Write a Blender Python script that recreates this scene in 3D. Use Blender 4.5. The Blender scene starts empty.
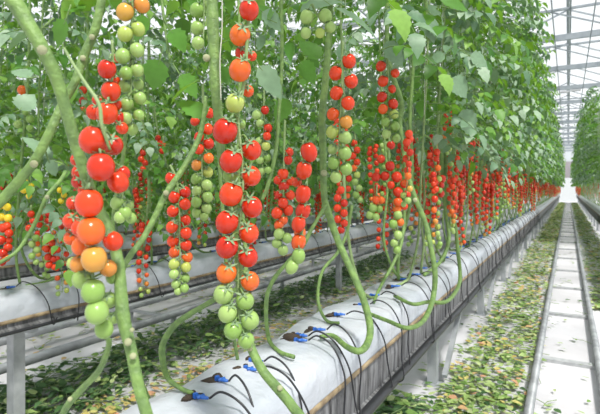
import bpy, math, random
from math import sin, cos, pi, atan2, sqrt
from mathutils import Vector, noise, Matrix

R = random.Random(7)
SC = bpy.context.scene
COL = SC.collection
F = 480.0
TH = math.atan(268 / F)
CT, ST = cos(TH), sin(TH)
EYE = 1.30

def P(px, py, Z):
    xc = (px - 300) / F * Z
    return Vector((xc * CT - Z * ST, xc * ST + Z * CT, EYE + (188 - py) / F * Z))

# ------------------------------------------------------------------ materials
def mat(name):
    m = bpy.data.materials.new(name); m.use_nodes = True
    nt = m.node_tree; nt.nodes.clear()
    return m, nt, nt.nodes.new('ShaderNodeOutputMaterial')

def N(nt, t, **kw):
    n = nt.nodes.new('ShaderNode' + t)
    for k, v in kw.items():
        if hasattr(n, k): setattr(n, k, v)
        else: n.inputs[k].default_value = v
    return n

def ramp(nt, stops, src=None):
    r = nt.nodes.new('ShaderNodeValToRGB')
    e = r.color_ramp.elements
    while len(e) < len(stops): e.new(0.5)
    for i, (p, c) in enumerate(stops):
        e[i].position = p; e[i].color = (*c, 1)
    if src: nt.links.new(src, r.inputs[0])
    return r

def leaf_mat(name, stops, trans=0.4, rough=0.45, spec=0.5, tcol=(0.30, 0.52, 0.06)):
    m, nt, out = mat(name)
    L = nt.links.new
    geo = N(nt, 'NewGeometry')
    r = ramp(nt, stops, geo.outputs['Random Per Island'])
    tc = N(nt, 'TexCoord')
    ns = N(nt, 'TexNoise'); ns.inputs['Scale'].default_value = 60
    L(tc.outputs['Object'], ns.inputs['Vector'])
    mx = N(nt, 'MixRGB', blend_type='MULTIPLY'); mx.inputs[0].default_value = 0.5
    nr = ramp(nt, [(0.3, (0.75, 0.75, 0.75)), (0.7, (1.2, 1.2, 1.2))], ns.outputs['Fac'])
    L(r.outputs[0], mx.inputs[1]); L(nr.outputs[0], mx.inputs[2])
    b = N(nt, 'BsdfPrincipled'); b.inputs['Roughness'].default_value = rough
    b.inputs['Specular IOR Level'].default_value = spec
    L(mx.outputs[0], b.inputs['Base Color'])
    t = N(nt, 'BsdfTranslucent'); t.inputs['Color'].default_value = (*tcol, 1)
    ms = N(nt, 'MixShader'); ms.inputs[0].default_value = trans
    L(b.outputs[0], ms.inputs[1]); L(t.outputs[0], ms.inputs[2]); L(ms.outputs[0], out.inputs[0])
    return m

def plain(name, col, rough=0.6, metal=0.0, var=0.0, scale=8, spec=0.5, col2=None, bump=0.0, bscale=30, stretch=None):
    m, nt, out = mat(name)
    L = nt.links.new
    b = N(nt, 'BsdfPrincipled')
    b.inputs['Roughness'].default_value = rough; b.inputs['Metallic'].default_value = metal
    b.inputs['Specular IOR Level'].default_value = spec
    b.inputs['Base Color'].default_value = (*col, 1)
    tc = N(nt, 'TexCoord')
    src = tc.outputs['Object']
    if stretch:
        mp = N(nt, 'Mapping'); mp.inputs['Scale'].default_value = stretch
        L(src, mp.inputs['Vector']); src = mp.outputs[0]
    if var or col2:
        n = N(nt, 'TexNoise'); n.inputs['Scale'].default_value = scale; n.inputs['Detail'].default_value = 5
        L(src, n.inputs['Vector'])
        c2 = col2 or tuple(max(0, c * (1 - var)) for c in col)
        r = ramp(nt, [(0.38, c2), (0.62, col)], n.outputs['Fac'])
        L(r.outputs[0], b.inputs['Base Color'])
    if bump:
        n2 = N(nt, 'TexNoise'); n2.inputs['Scale'].default_value = bscale; n2.inputs['Detail'].default_value = 4
        L(src, n2.inputs['Vector'])
        bp = N(nt, 'Bump'); bp.inputs['Strength'].default_value = bump; bp.inputs['Distance'].default_value = 0.01
        L(n2.outputs['Fac'], bp.inputs['Height']); L(bp.outputs[0], b.inputs['Normal'])
    L(b.outputs[0], out.inputs[0])
    return m

def fruit(name, a, b_, rough=0.22):
    m, nt, out = mat(name)
    L = nt.links.new
    b = N(nt, 'BsdfPrincipled'); b.inputs['Roughness'].default_value = rough; b.inputs['Specular IOR Level'].default_value = 0.35
    b.inputs['Coat Weight'].default_value = 0.12; b.inputs['Coat Roughness'].default_value = 0.1
    oi = N(nt, 'ObjectInfo'); geo = N(nt, 'NewGeometry')
    ad = N(nt, 'Math', operation='ADD'); fr = N(nt, 'Math', operation='FRACT')
    L(oi.outputs['Random'], ad.inputs[0]); L(geo.outputs['Random Per Island'], ad.inputs[1]); L(ad.outputs[0], fr.inputs[0])
    r = ramp(nt, [(0, a), (1, b_)], fr.outputs[0])
    L(r.outputs[0], b.inputs['Base Color']); L(b.outputs[0], out.inputs[0])
    return m

M = {}
M['leaf'] = leaf_mat('tomato_leaf', [(0.0, (0.012, 0.050, 0.010)), (0.35, (0.042, 0.14, 0.024)), (0.7, (0.10, 0.25, 0.042)), (1.0, (0.24, 0.40, 0.09))], 0.30, 0.45, 0.3, (0.26, 0.52, 0.03))
M['leaf_grey'] = leaf_mat('tomato_leaf_waxy', [(0.0, (0.07, 0.15, 0.075)), (0.6, (0.17, 0.27, 0.16)), (1.0, (0.32, 0.42, 0.29))], 0.15, 0.48, 0.4, (0.15, 0.33, 0.05))
M['litter_green'] = leaf_mat('cut_leaf_green', [(0.0, (0.12, 0.23, 0.05)), (0.5, (0.28, 0.40, 0.12)), (1.0, (0.50, 0.58, 0.28))], 0.1, 0.6, 0.3)
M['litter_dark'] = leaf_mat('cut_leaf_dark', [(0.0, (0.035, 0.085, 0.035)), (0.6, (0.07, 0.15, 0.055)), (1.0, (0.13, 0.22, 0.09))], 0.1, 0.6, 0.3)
M['litter_dry'] = leaf_mat('cut_leaf_dry', [(0.0, (0.55, 0.40, 0.12)), (0.5, (0.60, 0.55, 0.20)), (1.0, (0.62, 0.30, 0.20))], 0.1, 0.7, 0.2)
M['stem'] = plain('tomato_stem', (0.17, 0.28, 0.07), 0.55, var=0.3, scale=45, bump=0.5, bscale=90, col2=(0.11, 0.19, 0.055))
M['stem_pale'] = plain('tomato_stem_pale', (0.24, 0.33, 0.14), 0.55, scale=25, col2=(0.16, 0.24, 0.08), bump=0.2, bscale=150)
M['node'] = plain('leaf_scar', (0.34, 0.36, 0.20), 0.7, var=0.2, scale=60)
M['calyx'] = plain('calyx_green', (0.20, 0.30, 0.15), 0.6, var=0.2, scale=40)
M['red'] = fruit('ripe_red', (0.47, 0.018, 0.006), (0.68, 0.052, 0.010))
M['orange'] = fruit('turning_orange', (0.66, 0.075, 0.012), (0.72, 0.15, 0.018))
M['amber'] = fruit('turning_amber', (0.60, 0.20, 0.035), (0.52, 0.30, 0.05))
M['lime'] = fruit('pale_lime', (0.42, 0.46, 0.10), (0.34, 0.44, 0.10))
M['green'] = fruit('unripe_green', (0.20, 0.34, 0.07), (0.32, 0.45, 0.14), 0.3)
M['yellow'] = fruit('yellow_fruit', (0.80, 0.62, 0.03), (0.75, 0.5, 0.03))
M['film'] = plain('white_film', (0.48, 0.50, 0.54), 0.36, scale=4, col2=(0.38, 0.41, 0.45), bump=1.0, bscale=14, spec=0.5)
M['tray'] = plain('grey_tray', (0.21, 0.21, 0.215), 0.6, scale=7, col2=(0.06, 0.06, 0.062), stretch=(1, 6, 0.8), bump=0.2, bscale=20)
M['rust'] = plain('stained_edge', (0.34, 0.26, 0.15), 0.7, scale=20, col2=(0.17, 0.12, 0.07))
M['black'] = plain('black_plastic', (0.018, 0.019, 0.022), 0.4)
M['blue'] = plain('blue_plastic', (0.03, 0.13, 0.48), 0.35)
M['steel'] = plain('galvanised_steel', (0.42, 0.44, 0.46), 0.5, metal=0.25, scale=12, col2=(0.32, 0.34, 0.36))
M['pipe'] = plain('pipe_grey', (0.36, 0.38, 0.39), 0.45, metal=0.2, scale=9, col2=(0.24, 0.25, 0.26))
M['sleeper'] = plain('sleeper_grey', (0.42, 0.43, 0.44), 0.7, scale=20, col2=(0.32, 0.33, 0.34))
M['soil'] = plain('dark_substrate', (0.05, 0.035, 0.022), 0.9, var=0.5, scale=80)
M['string'] = plain('twine', (0.55, 0.56, 0.48), 0.8)
M['white_metal'] = plain('white_metal', (0.30, 0.33, 0.36), 0.5, scale=6, col2=(0.24, 0.27, 0.30))
M['floor'] = plain('white_ground_cloth', (0.64, 0.63, 0.66), 0.8, scale=1.3, col2=(0.52, 0.51, 0.53), bump=0.25, bscale=8)
M['endwall'] = plain('end_wall_panel', (0.50, 0.50, 0.52), 0.6, scale=2, col2=(0.44, 0.43, 0.46))
M['endband'] = plain('end_wall_band', (0.33, 0.30, 0.31), 0.7, scale=2, col2=(0.28, 0.26, 0.27))
def glass_mat(name, tcol, frac):
    m, nt, out = mat(name)
    L = nt.links.new
    tr = N(nt, 'BsdfTransparent'); tr.inputs['Color'].default_value = (*tcol, 1)
    tl = N(nt, 'BsdfTranslucent'); tl.inputs['Color'].default_value = (0.9, 0.93, 0.95, 1)
    ms = N(nt, 'MixShader'); ms.inputs[0].default_value = frac
    L(tr.outputs[0], ms.inputs[1]); L(tl.outputs[0], ms.inputs[2])
    gl = N(nt, 'BsdfGlossy'); gl.inputs['Roughness'].default_value = 0.15
    m2 = N(nt, 'MixShader'); m2.inputs[0].default_value = 0.04
    L(ms.outputs[0], m2.inputs[1]); L(gl.outputs[0], m2.inputs[2]); L(m2.outputs[0], out.inputs[0])
    return m
M['glass'] = glass_mat('roof_glass', (0.97, 0.985, 1.0), 0.12)
M['frost'] = glass_mat('side_glass', (0.95, 0.97, 0.98), 0.45)

# ------------------------------------------------------------------ mesh builder
class MB:
    def __init__(s): s.v = []; s.f = []; s.m = []; s.sm = []; s.mats = []
    def mi(s, m):
        m = M[m] if isinstance(m, str) else m
        if m not in s.mats: s.mats.append(m)
        return s.mats.index(m)
    def add(s, vs, fs, m, smooth=True):
        b = len(s.v); k = s.mi(m)
        s.v.extend([tuple(v) for v in vs])
        for f in fs:
            s.f.append(tuple(b + i for i in f)); s.m.append(k); s.sm.append(smooth)
    def merge(s, o, mtx):
        b = len(s.v); km = [s.mi(m) for m in o.mats]
        s.v.extend([tuple(mtx @ Vector(v)) for v in o.v])
        s.f.extend([tuple(b + i for i in f) for f in o.f]); s.m.extend([km[k] for k in o.m]); s.sm.extend(o.sm)
    def mesh(s, name):
        me = bpy.data.meshes.new(name)
        me.from_pydata(s.v, [], s.f); me.update()
        for m in s.mats: me.materials.append(m)
        me.polygons.foreach_set('material_index', s.m)
        me.polygons.foreach_set('use_smooth', s.sm)
        return me
    def build(s, name, parent=None, loc=None):
        return link(name, s.mesh(name), parent, loc)
    def box(s, a, b, m):
        (x0, y0, z0), (x1, y1, z1) = a, b
        vs = [(x0,y0,z0),(x1,y0,z0),(x1,y1,z0),(x0,y1,z0),(x0,y0,z1),(x1,y0,z1),(x1,y1,z1),(x0,y1,z1)]
        s.add(vs, [(0,3,2,1),(4,5,6,7),(0,1,5,4),(1,2,6,5),(2,3,7,6),(3,0,4,7)], m, False)
    def bar(s, p, q, w, h, m):
        """square bar from p to q"""
        p, q = Vector(p), Vector(q); d = (q - p).normalized()
        up = Vector((0, 0, 1)) if abs(d.z) < 0.95 else Vector((0, 1, 0))
        x = d.cross(up).normalized(); y = x.cross(d)
        vs = []
        for c in (p, q):
            for a, b in ((-1,-1),(1,-1),(1,1),(-1,1)): vs.append(c + x*a*w/2 + y*b*h/2)
        s.add(vs, [(0,1,2,3),(7,6,5,4),(0,4,5,1),(1,5,6,2),(2,6,7,3),(3,7,4,0)], m, False)
    def tube(s, pts, r, m, seg=8, cap=True):
        pts = [Vector(p) for p in pts]; n = len(pts)
        rs = r if isinstance(r, (list, tuple)) else [r] * n
        vs = []; fs = []; x = None
        for i, p in enumerate(pts):
            d = (pts[min(i+1, n-1)] - pts[max(i-1, 0)])
            if d.length < 1e-9: d = Vector((0, 0, 1))
            d.normalize()
            if x is None:
                x = d.cross(Vector((0, 0, 1)) if abs(d.z) < 0.9 else Vector((1, 0, 0))).normalized()
            else:
                x = (x - d * x.dot(d)).normalized()
            y = d.cross(x)
            for k in range(seg):
                a = 2 * pi * k / seg
                vs.append(p + (x * cos(a) + y * sin(a)) * rs[i])
        for i in range(n - 1):
            for k in range(seg):
                k2 = (k + 1) % seg
                fs.append((i*seg+k, i*seg+k2, (i+1)*seg+k2, (i+1)*seg+k))
        if cap:
            fs.append(tuple(range(seg - 1, -1, -1))); fs.append(tuple((n-1)*seg + k for k in range(seg)))
        s.add(vs, fs, m)
    def ball(s, c, r, m, seg=12, rings=8, ax=Vector((0, 0, 1)), el=1.1, dimple=0.1):
        q = Vector((0, 0, 1)).rotation_difference(Vector(ax).normalized())
        vs = [(0, 0, r * el * (1 - dimple))]
        for i in range(1, rings):
            t = pi * i / rings
            rr = sin(t) ** 0.92 * r; z = cos(t) * r * el
            if dimple: z -= dimple * r * math.exp(-(t / 0.45) ** 2)
            for k in range(seg):
                a = 2 * pi * k / seg; vs.append((rr * cos(a), rr * sin(a), z))
        vs.append((0, 0, -r * el))
        vs = [Vector(c) + q @ Vector(v) for v in vs]
        fs = [(0, 1 + k, 1 + (k + 1) % seg) for k in range(seg)]
        for i in range(rings - 2):
            for k in range(seg):
                k2 = (k + 1) % seg; b = 1 + i * seg
                fs.append((b + k, b + seg + k, b + seg + k2, b + k2))
        e = len(vs) - 1; b = 1 + (rings - 2) * seg
        fs += [(b + k, e, b + (k + 1) % seg) for k in range(seg)]
        s.add(vs, fs, m)

def link(name, data, parent=None, loc=None):
    o = bpy.data.objects.new(name, data); COL.objects.link(o)
    if parent: o.parent = parent
    if loc is not None: o.location = loc
    return o
def tag(o, label=None, cat=None, group=None, kind=None):
    if label: o['label'] = label
    if cat: o['category'] = cat
    if group: o['group'] = group
    if kind: o['kind'] = kind
    return o
def spline(pts, n=6):
    pts = [Vector(p) for p in pts]; out = []
    for i in range(len(pts) - 1):
        p0 = pts[max(i-1, 0)]; p1 = pts[i]; p2 = pts[i+1]; p3 = pts[min(i+2, len(pts)-1)]
        for k in range(n):
            t = k / n
            out.append(0.5 * ((2*p1) + (p2-p0)*t + (2*p0-5*p1+4*p2-p3)*t*t + (3*p1-p0-3*p2+p3)*t**3))
    out.append(pts[-1]); return out

# ------------------------------------------------------------------ leaves
PROF_HI = [(0, .02), (.08, .30), (.16, .52), (.22, .44), (.34, .62), (.42, .50), (.54, .52), (.62, .38), (.74, .34), (.82, .2), (1.0, 0.0)]
PROF_LO = [(0, .03), (.18, .5), (.42, .58), (.7, .36), (1.0, 0.0)]
PROF_MD = [(0, .02), (.12, .46), (.24, .42), (.38, .60), (.5, .46), (.66, .42), (.84, .2), (1.0, 0.0)]
PROF_XS = [(0, .05), (.4, .6), (1.0, 0.0)]
def leaflet(mb, base, d, nrm, L, W, m, prof=PROF_LO, droop=0.35, fold=0.25, rnd=R):
    """a leaflet from base along d, upper side nrm, curling downwards"""
    d = Vector(d).normalized(); nrm = Vector(nrm)
    side = d.cross(nrm)
    if side.length < 1e-4: side = d.cross(Vector((0.3, 0.9, 0.2)))
    side.normalize(); nrm = side.cross(d).normalized()
    vs = []; fs = []; tw = rnd.uniform(-.15, .15)
    for (t, w) in prof:
        c = Vector(base) + d * (L * (t - droop * 0.25 * t * t)) - nrm * (L * droop * t * t)
        ww = W * w
        s2 = side + nrm * tw * t
        vs.append(c)
        vs.append(c + s2 * ww + nrm * ww * fold); vs.append(c - s2 * ww + nrm * ww * fold)
    for i in range(len(prof) - 1):
        a = i * 3; b = a + 3
        if i == len(prof) - 2:
            fs += [(a, b, a + 1), (a, a + 2, b)]
            continue
        fs += [(a, b, b + 1, a + 1), (a, a + 2, b + 2, b)]
    mb.add(vs, fs, m)

def compound(mb, o, d, L, rnd, m='leaf', prof=PROF_LO, pairs=3, size=0.085, thick=0.0022, droop=0.5, stalk=True):
    """petiole from o outwards along d (mostly horizontal), arching and drooping, with paired leaflets"""
    d = Vector(d).normalized(); o = Vector(o); path = []
    for i in range(6):
        t = i / 5
        path.append(o + d * (L * t) + Vector((0, 0, L * (0.18 * t - droop * t * t))))
    if stalk: mb.tube(path, [thick * (1.3 - 0.8 * i / 5) for i in range(6)], 'stem', 4, False)
    def at(t):
        k = min(4, int(t * 5)); f = t * 5 - k
        return path[k].lerp(path[k + 1], f), (path[k + 1] - path[k]).normalized()
    up = Vector((0, 0, 1))
    p, tg = at(1.0)
    def one(p, dd, s):
        n = (up + Vector((rnd.uniform(-.5, .5), rnd.uniform(-.5, .5), 0)) + d * 0.5).normalized()
        leaflet(mb, p, dd, n, s, s * rnd.uniform(.52, .66), m, prof, rnd.uniform(.15, .6), rnd.uniform(.05, .4), rnd)
    one(p, tg + Vector((0, 0, -.2)), size * rnd.uniform(1.0, 1.4))
    for i in range(pairs):
        t = 0.40 + 0.5 * i / max(1, pairs - 1) if pairs > 1 else 0.6
        p, tg = at(t); sd = tg.cross(up).normalized()
        for s in (-1, 1):
            one(p + sd * s * 0.008, sd * s + tg * 0.55 + Vector((0, 0, rnd.uniform(-.5, .1))), size * rnd.uniform(.75, 1.15))

# ------------------------------------------------------------------ fruit meshes, shared by every truss
def fruit_mesh(color, seg=16, rings=12):
    mb = MB(); mb.ball((0, 0, 0), 0.5, color, seg, rings, el=1.04, dimple=.1); return mb.mesh('tomato')
FRUIT = {c: fruit_mesh(c) for c in ('red', 'orange', 'amber', 'lime', 'green', 'yellow')}
FRUIT_LO = {c: fruit_mesh(c, 10, 7) for c in ('red', 'orange', 'amber', 'lime', 'green', 'yellow')}
def calyx_mesh():
    mb = MB(); r = random.Random(3)
    for k in range(5):
        a = 2 * pi * k / 5
        d = Vector((cos(a), sin(a), -0.15))
        leaflet(mb, (0, 0, 0.485), d, (0, 0, 1), 0.40, 0.13, 'calyx', PROF_LO, r.uniform(-.55, .2), 0.2, r)
    mb.tube([(0, 0, .44), (.02, 0, .6), (.06, .02, .72)], [.055, .045, .04], 'calyx', 6)
    return mb.mesh('calyx')
CALYX = calyx_mesh()
def put_fruit(parent, color, loc, d, ax=(0, 0, 1), calyx=True, lo=False, stretch=1.0):
    o = link('tomato', (FRUIT_LO if lo else FRUIT)[color], parent, loc)
    o.scale = (d, d, d * stretch)
    q = Vector((0, 0, 1)).rotation_difference(Vector(ax).normalized())
    o.rotation_mode = 'QUATERNION'; o.rotation_quaternion = q
    if calyx:
        c = link('calyx', CALYX, parent, loc); c.scale = o.scale
        c.rotation_mode = 'QUATERNION'; c.rotation_quaternion = q @ Matrix.Rotation(R.uniform(0, 6), 3, 'Z').to_quaternion()
    return o

# ------------------------------------------------------------------ setting
ROWA, ROWB, ROWC = -0.786, -2.49, 0.786
ROWS_BACK = [-4.15, -5.80, -7.45, -9.10]
GUT = 0.785
LEN = 50.0

def build_floor():
    mb = MB()
    mb.box((-16, -2.5, -0.06), (7, 54, 0.0), 'floor')
    o = mb.build('floor'); tag(o, 'white ground cloth covering the greenhouse floor', 'floor', kind='structure')
build_floor()

def litter(name, label, n, region, dens, mats, size, lift=0.02, seed=1, cat='fallen leaves'):
    r = random.Random(seed); mb = MB(); k = 0; tries = 0
    while k < n and tries < n * 30:
        tries += 1
        x = r.uniform(region[0], region[1])
        u = r.random(); y = region[2] + (region[3] - region[2]) * u ** 1.7
        w = dens(x, y) + 0.55 * noise.noise(Vector((x * 3.1, y * 2.2, seed * 7.0)))
        if r.random() > w: continue
        k += 1
        far = min(2.0, 1 + y / 25)
        m = r.choices([a for a, b in mats], [b for a, b in mats])[0]
        z = 0.008 + r.random() ** 2 * lift * max(0.3, w)
        a = r.uniform(0, 2 * pi)
        s = size * r.uniform(.6, 1.3) * far
        leaflet(mb, (x, y, z + 0.012), (cos(a), sin(a), r.uniform(-.1, .45) if lift > .05 else r.uniform(0, .15)), (r.uniform(-.35, .35), r.uniform(-.35, .35), 1),
                s, s * r.uniform(.34, .52), m, PROF_LO, r.uniform(0, .25) if z > .04 else .05, r.uniform(.0, .35), r)
        if r.random() < 0.12:
            mb.tube([(x, y, z + .01), (x + cos(a + 1) * .07, y + sin(a + 1) * .07, z + .012), (x + cos(a + .8) * .15, y + sin(a + .8) * .15, z + .006)], .0025, 'stem_pale', 4, False)
    o = mb.build(name); tag(o, label, cat, kind='stuff'); return o

def bump_at(v, c, w): return max(0.0, 1 - abs((v - c) / w) ** 3)
litter('leaf_litter', 'band of cut green and yellowing leaves along the left side of the rails', 7000, (-0.78, -0.2, 2.4, 48),
       lambda x, y: 0.95 * bump_at(x, -0.45, 0.30) - (0.25 if y < 3.0 else 0) , [('litter_green', 7), ('litter_dry', 1.6), ('litter_dark', .6)], 0.056, 0.04, 3)
litter('leaf_litter', 'band of cut leaves along the right side of the rails', 4200, (0.24, 0.70, 6.0, 48),
       lambda x, y: 0.9 * bump_at(x, 0.47, 0.28), [('litter_green', 7), ('litter_dry', 1.3), ('litter_dark', .7)], 0.058, 0.04, 4)
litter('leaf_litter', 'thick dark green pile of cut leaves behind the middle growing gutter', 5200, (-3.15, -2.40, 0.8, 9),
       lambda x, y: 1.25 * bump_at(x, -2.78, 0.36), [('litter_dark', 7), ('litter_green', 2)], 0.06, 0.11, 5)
litter('leaf_litter', 'scattered pale green and dry leaves between the two nearest gutters', 3600, (-2.55, -1.25, 0.8, 14),
       lambda x, y: 0.22 + 0.5 * bump_at(x, -2.15, 0.3), [('litter_green', 6), ('litter_dry', 4.5)], 0.055, 0.03, 6)
litter('leaf_litter', 'sparse cut leaves under and beside the nearest growing gutter', 330, (-1.2, -0.60, 1.2, 12),
       lambda x, y: 0.42, [('litter_green', 6), ('litter_dark', 3)], 0.05, 0.02, 8)
litter('leaf_litter', 'clump of green leaves on the floor in front of the nearest gutter leg', 260, (-1.12, -.66, 2.45, 3.15),
       lambda x, y: 1.2 - sqrt((x + .90) ** 2 + (y - 2.72) ** 2) * 4.5, [('litter_green', 3), ('litter_dark', 5)], 0.06, 0.05, 12)
litter('leaf_litter', 'few loose leaves lying between the two rails', 110, (-0.18, 0.18, 2.6, 30),
       lambda x, y: 0.35, [('litter_green', 6), ('litter_dark', 3)], 0.048, 0.01, 9)
litter('leaf_litter', 'yellowing leaves under the raised pipes at the far left', 900, (-4.4, -3.15, 1.6, 14),
       lambda x, y: 0.2 + 0.5 * bump_at(x, -4.15, 0.3), [('litter_green', 5), ('litter_dry', 4)], 0.055, 0.02, 10)

def rail_track(name, cx, s0, s1, z, rad, label, step=1.45, first=0.0, raised=False, gauge=.193):
    t = link(name, None, None, (cx, s0, 0)); tag(t, label, 'rail')
    for sx in (-gauge, gauge):
        mb = MB()
        mb.tube([(sx, 0, z), (sx, (s1 - s0) / 2, z), (sx, s1 - s0, z)], rad, 'pipe', 12)
        mb.build('rail', t)
    y = first
    while y < s1 - s0:
        mb = MB()
        if raised:
            mb.bar((-gauge, y, z - rad), (gauge, y, z - rad), .035, .02, 'steel')
            for sx in (-gauge, gauge): mb.bar((sx, y, 0), (sx, y, z - rad + .005), .035, .035, 'steel')
            mb.build('support_frame', t)
        else:
            mb.box((-gauge - .012, y - .035, 0.0), (gauge + .012, y + .035, z - rad + .004), 'sleeper')
            mb.build('sleeper', t)
        y += step
rail_track('pipe_rail', 0.0, 1.2, 49, .046, .026, 'pair of grey pipe rails laid on sleepers down the right-hand aisle', 1.5, 1.36)
rail_track('pipe_rail', -3.41, 0.6, 40, .155, .033, 'pair of raised grey pipe rails on low frames behind the middle gutter', 1.9, .75, True, .28)
rail_track('pipe_rail', -1.66, -0.5, 46, .08, .022, 'grey pipe rails between the two nearest gutters', 1.9, .6, True, .16)

# ------------------------------------------------------------------ growing gutters
def gutter(cx, s0, s1, label, lip=.50, half=.142, post0=None, seed=0, brace=True, step=.07):
    t = link('growing_gutter', None, None, (cx, 0, 0)); tag(t, label, 'gutter', 'growing gutters')
    # film
    prof = [(half, .655), (half * .995, .71), (half * .96, .757), (half * .78, .776), (half * .35, .785), (0, .787), (-half * .35, .785), (-half * .78, .778), (-half * .97, .75), (-half, .70), (-half, .655)]
    vs = []; fs = []; y = s0; n = 0
    ys = []
    while y < s1:
        ys.append(y); y += step if y < 12 else step * 5
    for y in ys:
        slab = abs(((y + seed * .3) % 1.0) - 0.5) * 2
        sag = -.012 * max(0, (slab - .9) / .1)
        for k, (px, pz) in enumerate(prof):
            a = noise.noise(Vector((px * 9 + seed, y * 4.5, pz * 6))) * .014 + abs(noise.noise(Vector((px * 16 + y * 5, y * 11 + px * 30, seed + 3)))) * .014
            w = .3 if k in (0, len(prof) - 1) else 1
            nx = px / half
            vs.append((px + a * w * nx, y, pz + a * w * .9 + sag * (1 if w == 1 else 0) + (noise.noise(Vector((y * 7, seed, px))) * .006 if w < 1 else 0)))
    c = len(prof)
    for i in range(len(ys) - 1):
        for k in range(c - 1): fs.append((i*c+k, i*c+k+1, (i+1)*c+k+1, (i+1)*c+k))
    mb = MB(); mb.add(vs, fs, 'film'); mb.build('plastic_film', t)
    mb = MB()   # tray: folded sheet with outward lip at the bottom
    h = half
    tp = [(h - .006, .662), (h - .002, .60), (h - .006, lip + .02), (h + .014, lip + .012), (h + .014, lip), (-h - .014, lip), (-h - .014, lip + .012), (-h + .006, lip + .02), (-h + .002, .60), (-h + .006, .662)]
    vs = []; fs = []; ys2 = [s0 + i * .5 for i in range(int((s1 - s0) / .5) + 1)]
    for y in ys2:
        for (px, pz) in tp: vs.append((px, y, pz))
    c = len(tp)
    for i in range(len(ys2) - 1):
        for k in range(c): fs.append((i*c+k, i*c+(k+1) % c, (i+1)*c+(k+1) % c, (i+1)*c+k))
    fs.append(tuple(range(c))); fs.append(tuple((len(ys2)-1)*c + k for k in range(c - 1, -1, -1)))
    mb.add(vs, fs, 'tray', False)
    y = s0 + .1
    while y < min(s1, 14):          # pressed ribs
        for sx in (-1, 1):
            mb.box((sx * h - .006, y - .003, lip + .02), (sx * h + .003, y + .003, .65), 'tray')
        y += .23
    mb.build('tray', t)
    mb = MB()
    for sx in (-1, 1):
        vs = []; fs = []
        for i, y in enumerate(ys):
            wv = noise.noise(Vector((y * 3, sx * 5 + seed, 0))) * .003
            for (px, pz) in ((.004, .668), (.009, .663), (.008, .651), (.001, .648)):
                vs.append((sx * (h + px + wv), y, pz + wv))
        for i in range(len(ys) - 1):
            for k in range(3): fs.append((i*4+k, i*4+k+1, (i+1)*4+k+1, (i+1)*4+k))
        mb.add(vs, fs, 'rust')
    mb.build('edge_strip', t)
    for sx in (-1, 1):
        mb = MB()
        yy = [s0 + i * .35 for i in range(int((s1 - s0) / .35))]
        mb.tube([(sx * (h + .012) + noise.noise(Vector((y, sx, seed))) * .004, y, lip - .004 + noise.noise(Vector((y * .8, 4, seed))) * .004) for y in yy], (.021 if lip < .55 else .009), 'black', 8)
        mb.build('water_pipe', t)
    y = post0
    while y < s1:
        mb = MB()
        mb.box((-.03, y - .03, 0), (.03, y + .03, lip - .03), 'steel')
        mb.box((-.06, y - .06, 0), (.06, y + .06, .006), 'steel')
        mb.box((-h, y - .025, lip - .034), (h, y + .025, lip - .001), 'steel')
        if brace: mb.bar((half * .5, y + .02, .05), (half * .5, y + .72, lip - .01), .03, .03, 'steel')
        mb.build('support_leg', t)
        y += 2.0
    return t

gutter(ROWA, 0.1, 49.5, 'nearest growing gutter, white film and grey side, running away to the right', .50, .142, 1.226, 1)
gutter(ROWB, 0.3, 49.0, 'second growing gutter, crossing the left of the picture above the pipe rails', .61, .150, 1.45, 2, False)
gutter(ROWC, 6.0, 49.5, 'growing gutter to the right of the rails under the right-hand plants', .50, .142, 7.2, 3)
gutter(ROWS_BACK[0], 1.2, 46.0, 'third growing gutter seen between hanging tomatoes at the left edge', .56, .150, 2.1, 4, False, .15)
for i, x in enumerate(ROWS_BACK[1:]):
    gutter(x, 1.8, 40.0, ['fourth growing gutter from the camera, behind dense foliage', 'fifth growing gutter from the camera, deep in the foliage', 'rearmost growing gutter at the back of the foliage'][i], .56, .150, 2.4, 6 + i, False, .3)

# ------------------------------------------------------------------ drip hoses
def hose_set(seed, side=1, half=.142, lip=.50):
    """meshes at the planting hole: hose from connector over the edge of the gutter and under the lip"""
    r = random.Random(seed)
    a = MB()
    dy = r.uniform(-.06, .10)
    e = .045 + r.random() * .02
    pts = [(side * .035, 0, .015), (side * .07, dy * .1, .030 + r.uniform(0, .012)), (side * (half - .015), dy * .3, .008), (side * (half + .028), dy * .6, -.075),
           (side * (half + .030), dy, -.19), (side * (half + .040), dy * 1.2, -.27 + (.50 - lip) * -1), (side * (half + .016), dy * 1.5 + .01, lip - GUT - .010)]
    a.tube(spline(pts, 7), .0029, 'black', 7)
    b = MB()
    b.tube([(-side * .012, 0, .010), (side * .010, 0, .013), (side * .034, 0, .016)], [.006, .0065, .0045], 'blue', 8)
    b.box((-side * .018 - .003, -.006, .004), (-side * .018 + .007, .006, .018), 'blue')
    b.tube([(side * .006, -.012, .014), (side * .006, .012, .014)], .0045, 'blue', 6)
    return a.mesh('hose'), b.mesh('connector')
HS = [hose_set(i) for i in range(5)]
HSB = [hose_set(20 + i, 1, .150, .61) for i in range(3)]
def hole_mesh(seed):
    r = random.Random(seed); mb = MB(); n = 9
    vs = [(0, 0, .002)]
    for k in range(n):
        a = 2 * pi * k / n; rr = r.uniform(.018, .036)
        vs.append((rr * cos(a) * .8, rr * sin(a) * 1.2, -.001))
    mb.add(vs, [(0, 1 + k, 1 + (k + 1) % n) for k in range(n)], 'soil')
    for k in range(4):
        c = Vector((r.uniform(-.012, .012), r.uniform(-.02, .02), .002)); mb.ball(c, r.uniform(.007, .012), 'soil', 6, 4, el=.7, dimple=0)
    return mb.mesh('planting_hole')
HOLES = [hole_mesh(i) for i in range(4)]
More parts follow.
